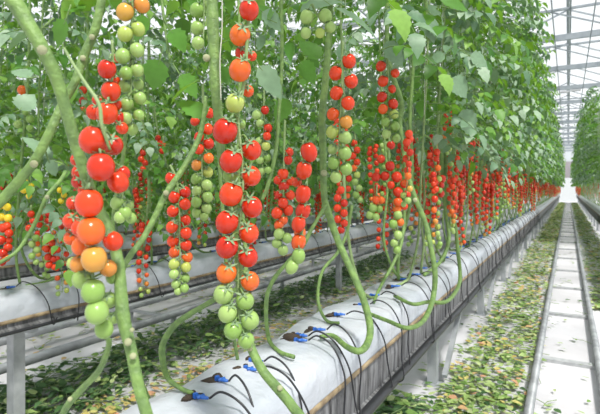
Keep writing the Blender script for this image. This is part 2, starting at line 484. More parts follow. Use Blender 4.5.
def drip(x, y, hs, label, group, tilt=0.0, hole=True, big=1.0):
    t = link('drip_line', None, None, (x, y, GUT + .002)); t.rotation_euler = (0, 0, tilt); tag(t, label, 'irrigation hose', group)
    h, c = hs
    link('hose', h, t); link('connector', c, t).scale = (.85, .85, .85)
    if hole:
        o = link('planting_hole', R.choice(HOLES), t, (-.030, .0, .003)); o.rotation_euler = (0, 0, R.uniform(-.6, .6)); o.scale = (big, big, 1.5 if big > 1 else 1)
def s_of(px, x):            # along-row position where the row at x is seen at px
    a = (px - 300) / F      # xc/Z ; xc = x*CT + y*ST ; Z = -x*ST + y*CT
    return (x * CT + a * x * ST) / (a * CT - ST)
A_PX = [193, 221, 243, 255, 294, 301, 313, 339, 358, 374, 391, 403, 412, 423]
LA = 'black drip hose with blue connector on the white film of the nearest gutter'
near_labels = ['blue connector with hose at the bottom left corner of the white film', 'second drip hose along the film from its near left end',
               'drip hose with blue barb just left of the thick stem', 'drip hose curving over the film behind the thick stem',
               'blue connector in the torn dark hole, left of its pair', 'blue connector in the torn dark hole, right of its pair']
ys = []
for i, px in enumerate(A_PX):
    y = s_of(px, ROWA - .01); ys.append(y)
    drip(ROWA + (-.012 if i % 2 else .01), y, HS[i % 5], near_labels[i] if i < 6 else 'black drip hose with blue connector on the nearest film, beyond the torn hole', None if i < 6 else 'drip hoses on the nearest gutter', R.uniform(-.25, .2), big=2.0 if i == 4 else 1.0)
y = ys[-1] + .3
i = 0
while y < 13:
    drip(ROWA + R.uniform(-.02, .02), y, HS[i % 5], 'black drip hose with blue connector on the nearest film, beyond the torn hole', 'drip hoses on the nearest gutter', R.uniform(-.3, .3), y < 8)
    y += .22 + R.uniform(-.04, .04); i += 1
for px in (8, 52, 128, 152, 212, 262, 300, 318, 335, 352, 366, 380, 392, 404):
    y = s_of(px, ROWB)
    drip(ROWB + .02, y, HSB[i % 3], 'drip hose hanging over the front of the second gutter', 'drip hoses on the second gutter', R.uniform(-.3, .3)); i += 1

# ------------------------------------------------------------------ generic plants
Z0 = GUT
def stem_variant(seed, lean):
    """bare stem: from the hole along the film, up to the canopy; local origin = hole"""
    r = random.Random(seed); mb = MB()
    d = r.choice((-1, 1)) * r.uniform(.08, .28)
    bx = r.uniform(.0, .07) * (1 if lean > 0 else -1)
    pts = [(0, 0, 0), (bx * .6, d * .4, .012), (bx, d * .9, .03 + r.uniform(0, .05)), (bx * 1.1 + lean * .2, d * 1.15, .25), (lean * .55 + r.uniform(-.03, .03), d * .9 + r.uniform(-.05, .05), .55),
           (lean * .8, d * .6, .95), (lean, d * .4, 1.6), (lean * 1.0, d * .2, 2.3)]
    sp = spline(pts, 5); n = len(sp)
    mb.tube(sp, [.0088 - .004 * i / n for i in range(n)], 'stem' if seed % 2 else 'stem_pale', 7)
    for k in range(8, n - 8, 3):
        mb.ball(sp[k] + Vector((r.choice((-1, 1)) * .006, 0, 0)), .0055, 'node', 6, 4, el=.7, dimple=0)
    mb.tube([(lean * .8, d * .5, .9), (lean, .02, 2.6)], .0012, 'string', 4)
    return mb.mesh('stem'), pts
def foliage_mb(seed, lean, z0, z1, n, prof=PROF_LO, size=.088, spread=.34, pairs=3, far=False, Lr=(.24, .42), wax=.28):
    r = random.Random(seed); mb = MB()
    for i in range(n):
        h = z0 + (z1 - z0) * (i + r.random()) / n
        a = r.uniform(0, 2 * pi)
        if r.random() < .55: a = (0 if lean > 0 else pi) + r.uniform(-1.0, 1.0)
        d = Vector((cos(a), sin(a) * .9, 0))
        o = Vector((lean * (.75 + .25 * min(1, h / 1.6)), r.uniform(-.05, .05), h)) + d * r.uniform(0, .08)
        compound(mb, o, d, r.uniform(*Lr), r, 'leaf' if r.random() > wax else 'leaf_grey', prof, pairs, size * r.uniform(.85, 1.2), droop=r.uniform(.25, .9), stalk=not far)
    return mb
def truss_variant(seed, n, d, ripe, L):
    """local origin where the truss leaves the vine; hangs down z"""
    r = random.Random(seed); mb = MB(); out = []
    pts = [Vector((0, 0, 0)), Vector((.03, 0, .012)), Vector((.06, .005, -.03)), Vector((.068, r.uniform(-.01, .01), -.10)), Vector((.065 + r.uniform(-.015, .015), r.uniform(-.02, .02), -.10 - L * .5)), Vector((.06, r.uniform(-.02, .02), -.10 - L))]
    sp = spline(pts, 6)
    mb.tube(sp, [.0028 - .0014 * i / len(sp) for i in range(len(sp))], 'stem', 5)
    k0 = 15; a0 = r.uniform(0, 2 * pi)
    for i in range(n):
        t = i / (n - 1); k = k0 + t * (len(sp) - 1 - k0); kk = min(int(k), len(sp) - 2)
        c = sp[kk].lerp(sp[kk + 1], k - kk)
        a = a0 + (pi if i % 2 else 0) + r.uniform(-.35, .35) + t * .8
        o = Vector((cos(a), sin(a), 0))
        p = c + o * d * .62 + Vector((0, 0, -d * .15))
        mb.tube([c, c + o * d * .3 + Vector((0, 0, .25 * d)), p + Vector((0, 0, .45 * d))], .0013, 'stem', 4, False)
        col = 'red' if t < ripe else ('orange' if t < ripe + .1 else ('amber' if t < ripe + .17 else ('lime' if t < ripe + .25 else 'green')))
        out.append((p, d * r.uniform(.88, 1.08) * (1 - .25 * t), col))
    return mb, out

TR = []
for k, (n, ripe, L) in enumerate([(18, .80, .27), (15, .5, .25), (20, .7, .30), (14, .25, .25), (18, .95, .25), (16, -.4, .26), (14, .6, .21), (20, .85, .29)]):
    mb, fr = truss_variant(50 + k, n, .030, ripe, L)
    st = mb.mesh('truss')
    for (p, d, c) in fr: mb.ball(p, d / 2, c, 8, 6, el=1.06, dimple=0)
    full = mb.mesh('truss')
    TR.append((st, fr, full, mb))

STEMS = {sg: [stem_variant(10 + i + (0 if sg > 0 else 40), sg * .16) for i in range(6)] for sg in (1, -1)}
FOLI = {}
for sg in (1, -1):
    FOLI[sg] = {'A': [foliage_mb(100 + i + sg * 20, sg * .16, .80, 2.75, 44, PROF_MD, .068, pairs=4, wax=.5) for i in range(6)],
                'B': [foliage_mb(200 + i + sg * 20, sg * .16, .34, 2.6, 56, size=.062, pairs=4, Lr=(.22, .40)) for i in range(5)],
                'K': [foliage_mb(500 + i + sg * 20, sg * .16, .12, 2.5, 56, size=.068, pairs=4, Lr=(.24, .42)) for i in range(4)],
                'N': [foliage_mb(300 + i + sg * 20, sg * .14, 1.05, 2.7, 20, PROF_HI, .075, pairs=4) for i in range(4)]}
FOM = {sg: {k: [m.mesh('foliage') for m in v] for k, v in d.items()} for sg, d in FOLI.items()}

def plant(x, y, kind, label, group, sg, trusses, detail, cat='tomato plant', tz=(.45, .95), stem=True):
    rnd = R
    t = link('tomato_plant', None, None, (x, y, Z0)); tag(t, label, cat, group)
    k = rnd.randrange(6)
    if stem: link('stem', STEMS[sg][k][0], t)
    o = link('foliage', rnd.choice(FOM[sg][kind]), t); o.rotation_euler = (0, 0, rnd.uniform(-.35, .35)); s = rnd.uniform(.94, 1.06); o.scale = (s, s, s)
    for j in range(trusses):
        v = rnd.choices(range(8), [3, 2, 3, 1.2, 3, .8, 2, 3] if kind not in 'BK' else [2, 2, 2, 2, 2, 2, 2, 2])[0]
        st, fr, full, _ = TR[v]
        a = (0 if sg > 0 else pi) + rnd.uniform(-1.3, 1.3)
        z = rnd.uniform(*tz)
        loc = (sg * .13 + rnd.uniform(-.03, .03), rnd.uniform(-.06, .06), z)
        if detail:
            tr = link('truss', st, t, loc)
            for (p, d, c) in fr:
                link_f = link('tomato', FRUIT_LO[c], tr, p); link_f.scale = (d, d, d * 1.06)
        else:
            tr = link('truss', full, t, loc)
        tr.rotation_euler = (0, 0, a); s = rnd.uniform(1.0, 1.3); tr.scale = (s, s, s)

def xcz(x, y): return (x * CT + y * ST, -x * ST + y * CT)
count = 0
# nearest row: only the far side hangs sparse foliage close to the camera, trusses dense further on
y = 0.95; i = 0
while y < 26:
    sg = 1 if i % 2 else -1
    Zc = xcz(ROWA, y)[1]
    near = Zc < 2.5
    plant(ROWA, y, 'N' if near else 'A', 'leafy tomato plant of the nearest row, ' + ('standing behind the large red trusses' if near else 'in the hedge left of the rails'),
          'tomato plants of the nearest row, close' if near else 'tomato plants of the hedge left of the rails', sg, (0 if Zc < 1.75 else 1) if near else (3 if Zc < 9 else 2), Zc < 6.0,
          tz=(.62, .95) if near else (.58, 1.06), stem=Zc > 2.0)
    y += .30 if near else (.24 if y < 12 else .30); i += 1; count += 1
y = 1.2; i = 0
while y < 17:
    Zc = xcz(ROWB, y)[1]
    plant(ROWB, y, 'B', 'tomato plant of the second row, growing above the second gutter', 'tomato plants of the second row', 1 if i % 2 else -1, 2 if i % 3 else 1, Zc < 3.6, tz=(.35, .75))
    y += .30; i += 1; count += 1
y = 12.0; i = 0
while y < 29:
    plant(ROWC, y, 'A', 'tomato plant in the hedge to the right of the rails', 'tomato plants of the hedge right of the rails', 1 if i % 2 else -1, i % 2, False, tz=(.42, .85))
    y += .33; i += 1; count += 1
names = ['third', 'fourth', 'fifth']
for r_, x in enumerate(ROWS_BACK[:3]):
    y = 1.9 + r_ * .9; i = 0
    while y < (12, 10, 8)[r_]:
        plant(x, y, 'K', 'tomato plant in the %s row, behind the nearer rows at the left' % names[r_], 'tomato plants of the %s row' % names[r_], 1 if i % 2 else -1, 2 if r_ < 2 else 0, False, tz=(.25, .75))
        y += .34; i += 1; count += 1
print('plants', count)
# everything beyond: one mass
mb = MB(); rr = random.Random(99)
LOF = {sg: [foliage_mb(400 + i + sg * 20, sg * .16, .80, 2.7, 16, PROF_XS, .125, pairs=2, far=True) for i in range(3)] for sg in (1, -1)}
def far_plant(x, y, tr=True, lo=0):
    sg = rr.choice((1, -1))
    mtx = Matrix.Translation((x, y, Z0 + lo)) @ Matrix.Rotation(rr.uniform(-.4, .4), 4, 'Z')
    mb.merge(rr.choice(LOF[sg]), mtx)
    mb.tube([(x, y, Z0), (x + sg * .12, y + .1, Z0 + .5), (x + sg * .16, y, Z0 + 1.6)], .008, 'stem', 4, False)
    if tr:
        for j in range(2):
            p = Vector((x + sg * .2, y + rr.uniform(-.1, .1), Z0 + rr.uniform(.4, .8)))
            for q in range(9):
                mb.ball(p + Vector((rr.choice((-.018, .018)), 0, -.1 - q * .035)), .019, rr.choice(('red', 'red', 'red', 'orange', 'green')), 5, 4, dimple=0)
for x, a, b, st, tr, lo in [(ROWA, 26, 49, .36, 1, 0), (ROWC, 29, 49, .4, 1, 0), (ROWB, 17, 36, .42, 1, -.2), (ROWS_BACK[0], 12, 28, .42, 0, -.3), (ROWS_BACK[1], 10, 24, .42, 0, -.3),
                         (ROWS_BACK[2], 8, 22, .42, 0, -.3), (ROWS_BACK[3], 4, 20, .36, 0, -.35), (-10.8, 4, 20, .42, 0, -.4)]:
    y = a
    while y < b: far_plant(x, y, tr, lo); y += st
tag(mb.build('distant_foliage'), 'mass of distant tomato plants filling the far ends of all rows', 'plants', kind='stuff')

# ------------------------------------------------------------------ hero plants, close to the camera
CAMPOS = Vector((0, 0, EYE))
def hero(label, base):
    t = link('tomato_plant', None, None, base); tag(t, label, 'tomato plant'); return t
def hstem(t, pts, widths, m='stem', name='stem', nodes=(), part=None, seg=12, land=0):
    """pts: (px,py,Z) ; widths px"""
    if land: pts = [(p[0], p[1], min(p[2], .500 * F / (p[1] - 188))) if i >= len(pts) - land else p for i, p in enumerate(pts)]
    P3 = [P(*p) for p in pts]; sp = spline(P3, 6); n = len(sp)
    base = (part or t)
    off = t.location
    rs = []
    for i in range(n):
        u = i / (n - 1) * (len(pts) - 1); k = min(int(u), len(pts) - 2); f = u - k
        w = widths[k] * (1 - f) + widths[k + 1] * f if isinstance(widths, (list, tuple)) else widths
        Z = pts[k][2] * (1 - f) + pts[k + 1][2] * f
        wob = 1 + .07 * noise.noise(sp[i] * 30)
        rs.append(.9 * w * Z / F / 2 * wob)
    mb = MB(); mb.tube([p - off for p in sp], rs, m, seg)
    for (px, py, Z, r) in nodes:
        c = P(px, py, Z); d = (CAMPOS - c).normalized()
        mb.ball(c + d * 0.000 - off, r * Z / F, 'node', 8, 6, ax=d, el=.6, dimple=0)
    return mb.build(name, t), sp
COLK = {'r': 'red', 'o': 'orange', 'a': 'amber', 'y': 'lime', 'Y': 'yellow', 'g': 'green'}
def htruss(t, axis, fruits, Z, sw=3.0, dz=0.012, calyx=True, name='truss', seed=0, face=0.0, k=1.0, st=1.03):
    """axis: stalk polyline in px; fruits: (px,py,diam px,colour[,dZ])"""
    r = random.Random(seed + 5)
    off = Vector(t.location)
    P3 = [P(p[0], p[1], Z + (p[2] if len(p) > 2 else 0)) for p in axis]; sp = spline(P3, 5)
    mb = MB(); n = len(sp)
    mb.tube([p - off for p in sp], [sw * Z / F / 2 * (1.2 - .6 * i / n) for i in range(n)], 'stem_pale', 7)
    items = []
    for f in fruits:
        px, py, dp, c = f[:4]; zz = Z + (f[4] if len(f) > 4 else r.uniform(-dz, dz))
        p = P(px, py, zz); d = dp * zz / F
        near = min(sp, key=lambda q: (q - p - Vector((0, 0, d * .55))).length)
        ax = (near - p).normalized() * .9 + Vector((0, 0, .8)) + (CAMPOS - p).normalized() * (r.uniform(.1, .9) + face)
        ax.normalize()
        top = p + ax * d * .5
        if (near - p).length > d * .35:
            mid = (near + top) / 2 + Vector((0, 0, d * .22))
            mb.tube([q - off for q in spline([near, mid, top + ax * d * .08], 4)], max(.0014, d * .045), 'stem', 6, False)
        items.append((p, d, COLK[c], ax))
    tr = mb.build(name, t)
    for (p, d, c, ax) in items:
        put_fruit(tr, c, p - off, d * k, ax, calyx, lo=(d * F / Z < 11), stretch=st)
    return tr
def hleaf(t, px, py, Z, tip, w, m='leaf_grey', fold=.15, face=.5, droop=.25):
    a = P(px, py, Z); b = P(tip[0], tip[1], Z + (tip[2] if len(tip) > 2 else 0.02))
    n = (Vector((0, 0, 1)) * (1 - face) + (CAMPOS - a).normalized() * face).normalized()
    d = b - a; L = d.length
    mb = MB(); off = Vector(t.location)
    leaflet(mb, a - off, d + n * droop * L * .4, n, L * 1.02, w * Z / F * .95, m, PROF_HI, droop, fold)
    mb.tube([a - off - d * .35 + Vector((0, 0, .01)), a - off, a - off + d * .15], [.0016, .0014, .001], 'stem', 5)
    return mb.build('leaf', t)

# --- plant 1: far left, thick stem and big clustered truss
B1 = P(100, 452, .92)
t = hero('thick stem at the left edge carrying the large clustered red truss, green below', B1)
hstem(t, [(4, -14, .62), (22, 14, .62), (43, 50, .62), (57, 80, .63), (73, 135, .645), (87, 180, .66), (94, 200, .70), (108, 228, .70), (118, 262, .66), (123, 315, .64), (131, 350, .63), (139, 388, .62), (150, 430, .62), (150, 475, .67), (122, 490, .80), (100, 452, .92)],
      [19, 18, 15, 14, 13, 12, 12, 12, 13, 15, 13, 13, 14, 13, 11, 10], 'stem', nodes=[(42, 50, .60, 5), (128, 342, .615, 4), (133, 356, .615, 3.5), (132, 330, .62, 2.5)])
hstem(t, [(64, 48, .66), (72, 62, .62), (86, 84, .60), (99, 104, .59), (102, 126, .59), (110, 150, .60)], [3, 3, 3.5, 4, 4, 3], 'stem_pale', 'truss_stalk')
htruss(t, [(104, 126), (100, 150), (88, 185), (84, 215), (90, 250), (94, 285), (100, 325)],
       [(93, 140, 27, 'r', -.02), (113, 145, 20, 'r', .03), (101, 167, 27, 'r', -.03), (118, 182, 21, 'r', .0), (123, 173, 14, 'r', .03), (77, 160, 13, 'r', .10), (79, 172, 14, 'r', .10), (78, 182, 13, 'r', .10), (84, 190, 12, 'r', .10),
        (89, 203, 27, 'r', -.04), (73, 203, 13, 'r', .02), (95, 232, 1, 'r', 0), (71, 221, 16, 'r', .02), (79, 228, 15, 'r', .0), (91, 231, 27, 'o', -.04), (113, 241, 19, 'r', .0), (71, 238, 14, 'o', .03), (81, 246, 18, 'o', -.01),
        (94, 259, 25, 'a', -.04), (79, 264, 17, 'a', .0), (108, 268, 17, 'a', .01), (73, 263, 12, 'y', .03), (82, 279, 19, 'g', .0), (93, 291, 23, 'g', -.03), (97, 312, 23, 'g', -.03), (104, 329, 18, 'g', -.01), (109, 300, 16, 'g', .03), (112, 278, 12, 'g', .03), (114, 318, 12, 'g', .04)], .62, 4, seed=1)
hstem(t, [(104, 334, .64), (109, 342, .64), (106, 355, .65), (98, 372, .67), (80, 391, .70), (66, 408, .72), (60, 428, .74), (66, 468, .85)], [5, 6, 6.5, 7, 7.5, 7.5, 7, 6], 'stem', 'side_shoot', nodes=[(70, 399, .69, 2.5)])

# --- plant 2: long diagonal stem at left
t = hero('diagonal green stem leaning from the top left down to the left edge', P(-40, 522, .715))
hstem(t, [(104, -14, .80), (100, 8, .80), (95, 30, .80), (84, 56, .80), (75, 82, .79), (62, 105, .79), (50, 132, .78), (34, 162, .78), (16, 184, .78), (-2, 204, .78), (-20, 220, .78), (-60, 290, .78), (-75, 400, .75), (-40, 522, .715)],
      [9, 9, 9.5, 10, 9, 9, 10, 10, 11, 11, 11, 11, 11, 10], 'stem', nodes=[(34, 164, .77, 4), (83, 58, .79, 3), (92, 37, .79, 3)])
hleaf(t, 52, 160, .80, (20, 130), 14, 'leaf_grey'); hleaf(t, 40, 30, .80, (2, 46), 22, 'leaf_grey', face=.3)
hleaf(t, 48, 160, .79, (58, 178), 12, 'leaf_grey', face=.7)
hleaf(t, 66, 20, .9, (52, 48), 20, 'leaf'); hleaf(t, 30, 78, .9, (10, 66), 16, 'leaf_grey')

# --- plant 3: green chain and dark red truss beside it
t = hero('tomato plant with a long chain of pale green fruit under two orange ones, top left', P(152, 406, 1.26))
hstem(t, [(134, -14, .84), (131, 60, .86), (124, 150, .92), (113, 225, .98), (122, 300, 1.05), (134, 360, 1.15), (152, 406, 1.26)], 4, 'stem', 'stem')
htruss(t, [(133, -10), (132, 20), (131, 60), (131, 95), (130, 128)],
       [(125, 12, 17, 'a'), (142, 5, 15, 'a'), (138, 29, 14, 'y'), (125, 34, 15, 'y'), (137, 50, 14, 'g'), (123, 56, 15, 'g'), (137, 70, 13, 'g'), (126, 73, 13, 'g'), (125, 86, 13, 'g'), (138, 84, 11, 'g', .03),
        (127, 104, 13, 'g'), (140, 98, 12, 'g'), (126, 118, 12, 'g'), (139, 115, 11, 'g'), (132, 129, 12, 'g'), (136, 2, 12, 'r', .04)], .80, 2.4, seed=2)
t2 = htruss(t, [(112, 40), (113, 70), (110, 95), (108, 125)],
       [(107, 69, 18, 'r'), (115, 81, 11, 'r', .04), (111, 91, 19, 'r'), (94, 112, 15, 'r', .03), (107, 113, 21, 'r', -.01), (117, 105, 10, 'r', .03), (122, 128, 12, 'r', .02), (117, 58, 9, 'r', .05), (97, 100, 10, 'r', .05), (119, 118, 13, 'r', .03)], .76, 2.4, seed=3)
# --- small green cluster
htruss(t, [(124, 186), (122, 200), (124, 215)], [(117, 203, 13, 'g'), (125, 213, 13, 'g'), (120, 217, 12, 'g'), (131, 218, 11, 'g'), (129, 205, 10, 'g', .03)], .86, 2, seed=4)

# --- plant 4: diagonal stem behind
t = hero('curving stem coming down from the middle top towards the left cluster', P(150, 404, 1.27))
hstem(t, [(206, 96, 1.0), (204, 115, 1.0), (199, 138, 1.0), (184, 167, .98), (166, 194, .96), (153, 221, .95), (140, 243, .93), (130, 256, .92), (122, 275, .95), (124, 320, 1.0), (136, 380, 1.15), (150, 404, 1.27)],
      [4, 5, 6, 6.5, 7, 7, 7, 7, 6, 6, 5, 5], 'stem', nodes=[(166, 193, .95, 3)])
# T3
htruss(t, [(170, 165), (176, 178), (179, 200), (180, 240), (180, 288)],
       [(171, 178, 11.5, 'r'), (174.5, 197, 12, 'r'), (185, 192, 11.5, 'r'), (173, 211, 12, 'r'), (185, 204, 11.5, 'r'), (172, 227, 12, 'r'), (185, 220, 11.5, 'r'), (173, 241, 12, 'r'), (186, 233, 11.5, 'r'), (174.5, 252, 11.5, 'o'), (186, 245, 11.5, 'r'),
        (174, 264, 11, 'y'), (187, 257, 11.5, 'o'), (186, 267, 10.5, 'y'), (174, 274, 10, 'g'), (185, 278, 10, 'g'), (176, 284, 9.5, 'g'), (184.5, 288, 9, 'g'), (178, 291, 8, 'g')], 1.08, 2.2, seed=5)
# T4
t = hero('tomato plant with a double-ranked truss, red above and green below, left of centre', P(240, 374, 1.46))
DBL = t
hstem(t, [(205, -14, 1.25), (214, 90, 1.25), (222, 200, 1.28), (229, 300, 1.35), (240, 374, 1.46)], 4, 'stem')
htruss(t, [(203, 84), (203, 110), (202, 150), (202, 190), (201, 216)],
       [(195, 121, 9.5, 'r'), (209, 113, 10.5, 'r'), (207.6, 129, 11, 'r'), (199, 137, 10, 'r'), (208.6, 143.5, 11, 'r'), (199, 149, 10.5, 'r'), (208.6, 158, 10.5, 'o'), (197, 165, 11, 'a'), (207.6, 172, 11, 'y'), (196.5, 179, 11.5, 'g'), (207, 185, 11, 'g'),
        (197.5, 191, 11, 'g'), (207.6, 197, 11, 'g'), (196.5, 202, 11, 'g'), (206.5, 208, 10.5, 'g'), (197, 212.5, 10.5, 'g'), (204, 216, 9, 'g')], 1.18, 2.2, seed=6)
htruss(t, [(204, -8), (204, 20), (203, 50)], [(197, 10, 14, 'g'), (197.5, 28, 13.5, 'g'), (198, 43, 12.5, 'g'), (211, 22, 11, 'g'), (210, 5, 11, 'g'), (211, 38, 10, 'g')], 1.1, 2.2, seed=7)

# --- plant 5: central plant, main subject
B5 = P(145, 428, 1.02)
t = hero('central plant with thick stem and long truss of large tomatoes, red down to green', B5)
hstem(t, [(211, -14, .98), (213, 20, .98), (214, 55, .98), (216, 90, .98), (219, 125, 1.0), (222, 160, 1.0), (230, 190, 1.0), (237, 240, 1.0), (240, 290, .99), (246, 330, .97), (252, 350, .96), (263, 371, .94), (279, 390, .93), (292, 406, .92), (304, 428, .92), (290, 474, .90), (220, 486, .92), (165, 462, .97), (145, 428, 1.02)],
      [12, 13, 12.5, 11.5, 10, 9, 9, 9, 9, 9, 10, 10.5, 11, 11, 11, 11, 10, 9, 8], 'stem', nodes=[(206.5, 58, .97, 4), (280, 388, .92, 3), (250, 349, .95, 2.5)])
hstem(t, [(222, -14, .94), (222, 30, .955), (220, 60, .955), (221, 100, .965)], [1.2, 1.2, 1.2, 1.2], 'string', 'twine', seg=6)
htruss(t, [(250, -10), (249, 12), (247, 40), (245, 75), (240, 105), (238, 118), (241, 150), (243, 180), (241, 215), (239, 250), (238, 290), (239, 335)],
       [(249, 10, 20, 'r'), (240, 35, 21, 'o'), (241, 53, 12, 'r', .03), (252, 56, 10, 'r', .03), (240, 70, 22, 'o'), (248, 91, 12, 'o', .03), (235, 103, 19, 'y'),
        (225, 131, 25, 'r', -.02), (231, 161, 23, 'r', -.02), (251.5, 150, 20, 'r', .01), (251, 176, 20, 'r', .01), (231, 176, 17, 'g', .045), (231, 194, 23.5, 'r', -.02), (252, 207, 21, 'r', .0), (227, 222, 23, 'r', -.02), (249, 233, 20, 'r', .0), (227, 247, 22.5, 'r', -.02), (248, 257, 20, 'r', .0),
        (226.5, 273, 20.5, 'o', -.01), (250, 281, 19, 'o', .0), (223.5, 294, 20, 'g', -.01), (245, 300.6, 18.5, 'g', .0), (227.6, 313, 19, 'g', -.01), (250, 320, 18.5, 'g', .0), (233, 330, 18.5, 'g', -.01), (246, 340, 17, 'g', .0), (241, 124, 10, 'g', .02)], .93, 3.4, seed=8, face=.8)
hleaf(t, 259, 66, 1.0, (284, 100), 21, 'leaf_grey', face=.7); hleaf(t, 205, 118, 1.05, (178, 96), 24, 'leaf', face=.5); hleaf(t, 200, 80, 1.05, (165, 100), 26, 'leaf', face=.3)

# --- looped stem landing by the first connector
yb = s_of(191, ROWA)
t = hero('looped stem arching left of the green tomato tips and down to the film', P(192, 392, 1.31))
hstem(t, [(238, -14, 1.1), (240, 60, 1.1), (238, 160, 1.1), (244, 230, 1.1), (246, 268, 1.1), (238, 288, 1.1), (222, 295, 1.12), (207, 304, 1.15), (190, 314, 1.18), (174, 326, 1.2), (163, 344, 1.22), (163, 362, 1.24), (168, 378, 1.28), (180, 388, 1.31), (192, 393, 1.33)],
      [3, 3, 3, 4, 5, 5.5, 6, 6, 6.5, 7, 7.5, 7, 6, 5, 5], 'stem', land=6)
# --- T5/T6 plant with stem S8
t = hero('tomato plant with slim red truss and looped stem landing in the torn hole', P(294, 356, 1.60))
hstem(t, [(281, -10, 1.5), (282, 60, 1.5), (279, 110, 1.5), (276, 150, 1.5), (268, 185, 1.5), (262, 200, 1.5)], [4, 4, 4, 4.5, 4.5, 4], 'stem', 'stem')
hstem(t, [(326, 204, 1.62), (318, 218, 1.6), (310, 232, 1.58), (303, 246, 1.56), (288, 262, 1.55), (276, 276, 1.54), (268, 292, 1.54), (266, 310, 1.55), (267, 328, 1.56), (270, 342, 1.58), (280, 352, 1.6), (294, 357, 1.6)],
      [3.5, 4, 4.5, 4.5, 4.5, 5, 5, 5, 4.5, 4.5, 4.5, 5], 'stem', 'side_shoot', land=5)
htruss(t, [(303, 140), (307, 165), (306, 200), (302, 235), (296, 268)],
       [(309, 152, 15.5, 'r'), (304, 170, 15, 'r'), (303, 194, 14.5, 'r'), (303, 211, 14, 'r'), (298.6, 224, 13, 'r'), (300, 233, 11, 'o', .02), (298.6, 242, 13.5, 'o'), (298.6, 256, 12.5, 'g'), (292, 267, 11.5, 'g'), (297, 182, 9, 'r', .03)], 1.35, 2.4, seed=9, k=1.08, st=1.2)
htruss(t, [(285, 120), (284, 160), (283, 200), (280, 250)],
       [(289, 152, 8, 'r'), (283, 174, 10, 'r'), (284, 186, 10, 'r'), (278, 180, 8, 'r'), (291, 181, 8, 'r'), (283, 203, 9.5, 'r'), (288, 210, 9.5, 'r'), (277, 213, 10, 'r'), (283, 220, 9, 'o'), (279, 225, 9, 'o'), (290, 195, 9, 'r'), (279, 234, 9.5, 'g'), (287, 238, 9, 'g'), (277, 243, 9, 'g'), (283, 250, 9.5, 'g'), (288, 160, 8, 'r'), (279, 195, 8, 'r')], 1.6, 2, seed=10, k=1.15)
htruss(t, [(264, 90), (264, 130), (262, 178)],
       [(265, 110, 8.5, 'r'), (257, 115, 10, 'g'), (268, 128, 9, 'r'), (260, 123, 8, 'g'), (267, 136, 8.5, 'r'), (266, 146, 9, 'y'), (259, 141, 8, 'g'), (267, 158, 8.5, 'g'), (260, 160, 8, 'g'), (262, 171, 8, 'g'), (268, 170, 7, 'g')], 1.5, 2, seed=11)

# --- plant with T7, S9
t = hero('tomato plant right of centre, thick stem bending under the red and green double-ranked truss', P(322, 337, 1.78))
hstem(t, [(331, -12, 1.65), (330, 15, 1.65), (328, 50, 1.65), (325, 85, 1.65), (322, 118, 1.66), (323, 150, 1.67), (324, 195, 1.68), (330, 218, 1.68), (339, 243, 1.68), (351, 270, 1.66), (363, 298, 1.64), (370, 326, 1.62), (368, 342, 1.62), (360, 351, 1.64), (347, 347, 1.68), (333, 336, 1.74), (320, 337, 1.78)],
      [6.5, 7, 7.5, 8, 8, 8, 7.5, 8, 8, 7.5, 8, 8, 8, 7.5, 6.5, 5.5, 4.5], 'stem', nodes=[(324, 173, 1.66, 3.5)], land=7)
htruss(t, [(343, 42), (342, 60), (342, 90), (340, 120), (339, 150), (338, 178)],
       [(349, 61, 14, 'r'), (336, 73, 14, 'r'), (351, 81, 14, 'r'), (336.5, 93, 13.5, 'r'), (348, 103, 13.5, 'r'), (333, 114, 12.5, 'o'), (346, 122, 13, 'a'), (332.5, 132, 13, 'y'), (345, 137.5, 13, 'g'), (345, 153, 13, 'g'), (334, 163, 12.5, 'g'), (346, 169, 12.5, 'g'), (336, 177, 11.5, 'g'), (333, 149, 11, 'g', .03)], 1.55, 2.6, seed=12)
hleaf(t, 335, 8, 1.6, (386, 36), 20, 'leaf_grey', face=.35); hleaf(t, 300, 12, 1.6, (345, -6), 22, 'leaf_grey', face=.4); hleaf(t, 325, 26, 1.7, (362, 10), 18, 'leaf', face=.2); hleaf(t, 318, 60, 1.8, (300, 36), 22, 'leaf', face=.4)
htruss(t, [(312, 4), (318, 16), (330, 28)], [(307, 17, 14, 'g'), (325, 16, 14, 'g'), (330, 27, 11, 'g'), (306, 33, 11, 'g'), (320, 33, 10, 'y')], 1.5, 2.4, seed=33)
htruss(t, [(341, 182), (341, 200), (341, 234)], [(341, 190, 8, 'r'), (337.5, 198, 8, 'r'), (344, 203, 8, 'r'), (337.5, 208, 8, 'r'), (344, 213, 8, 'r'), (338, 219, 8, 'r'), (344, 223, 8, 'r'), (341, 230, 8, 'r')], 1.95, 1.5, calyx=False, seed=13)

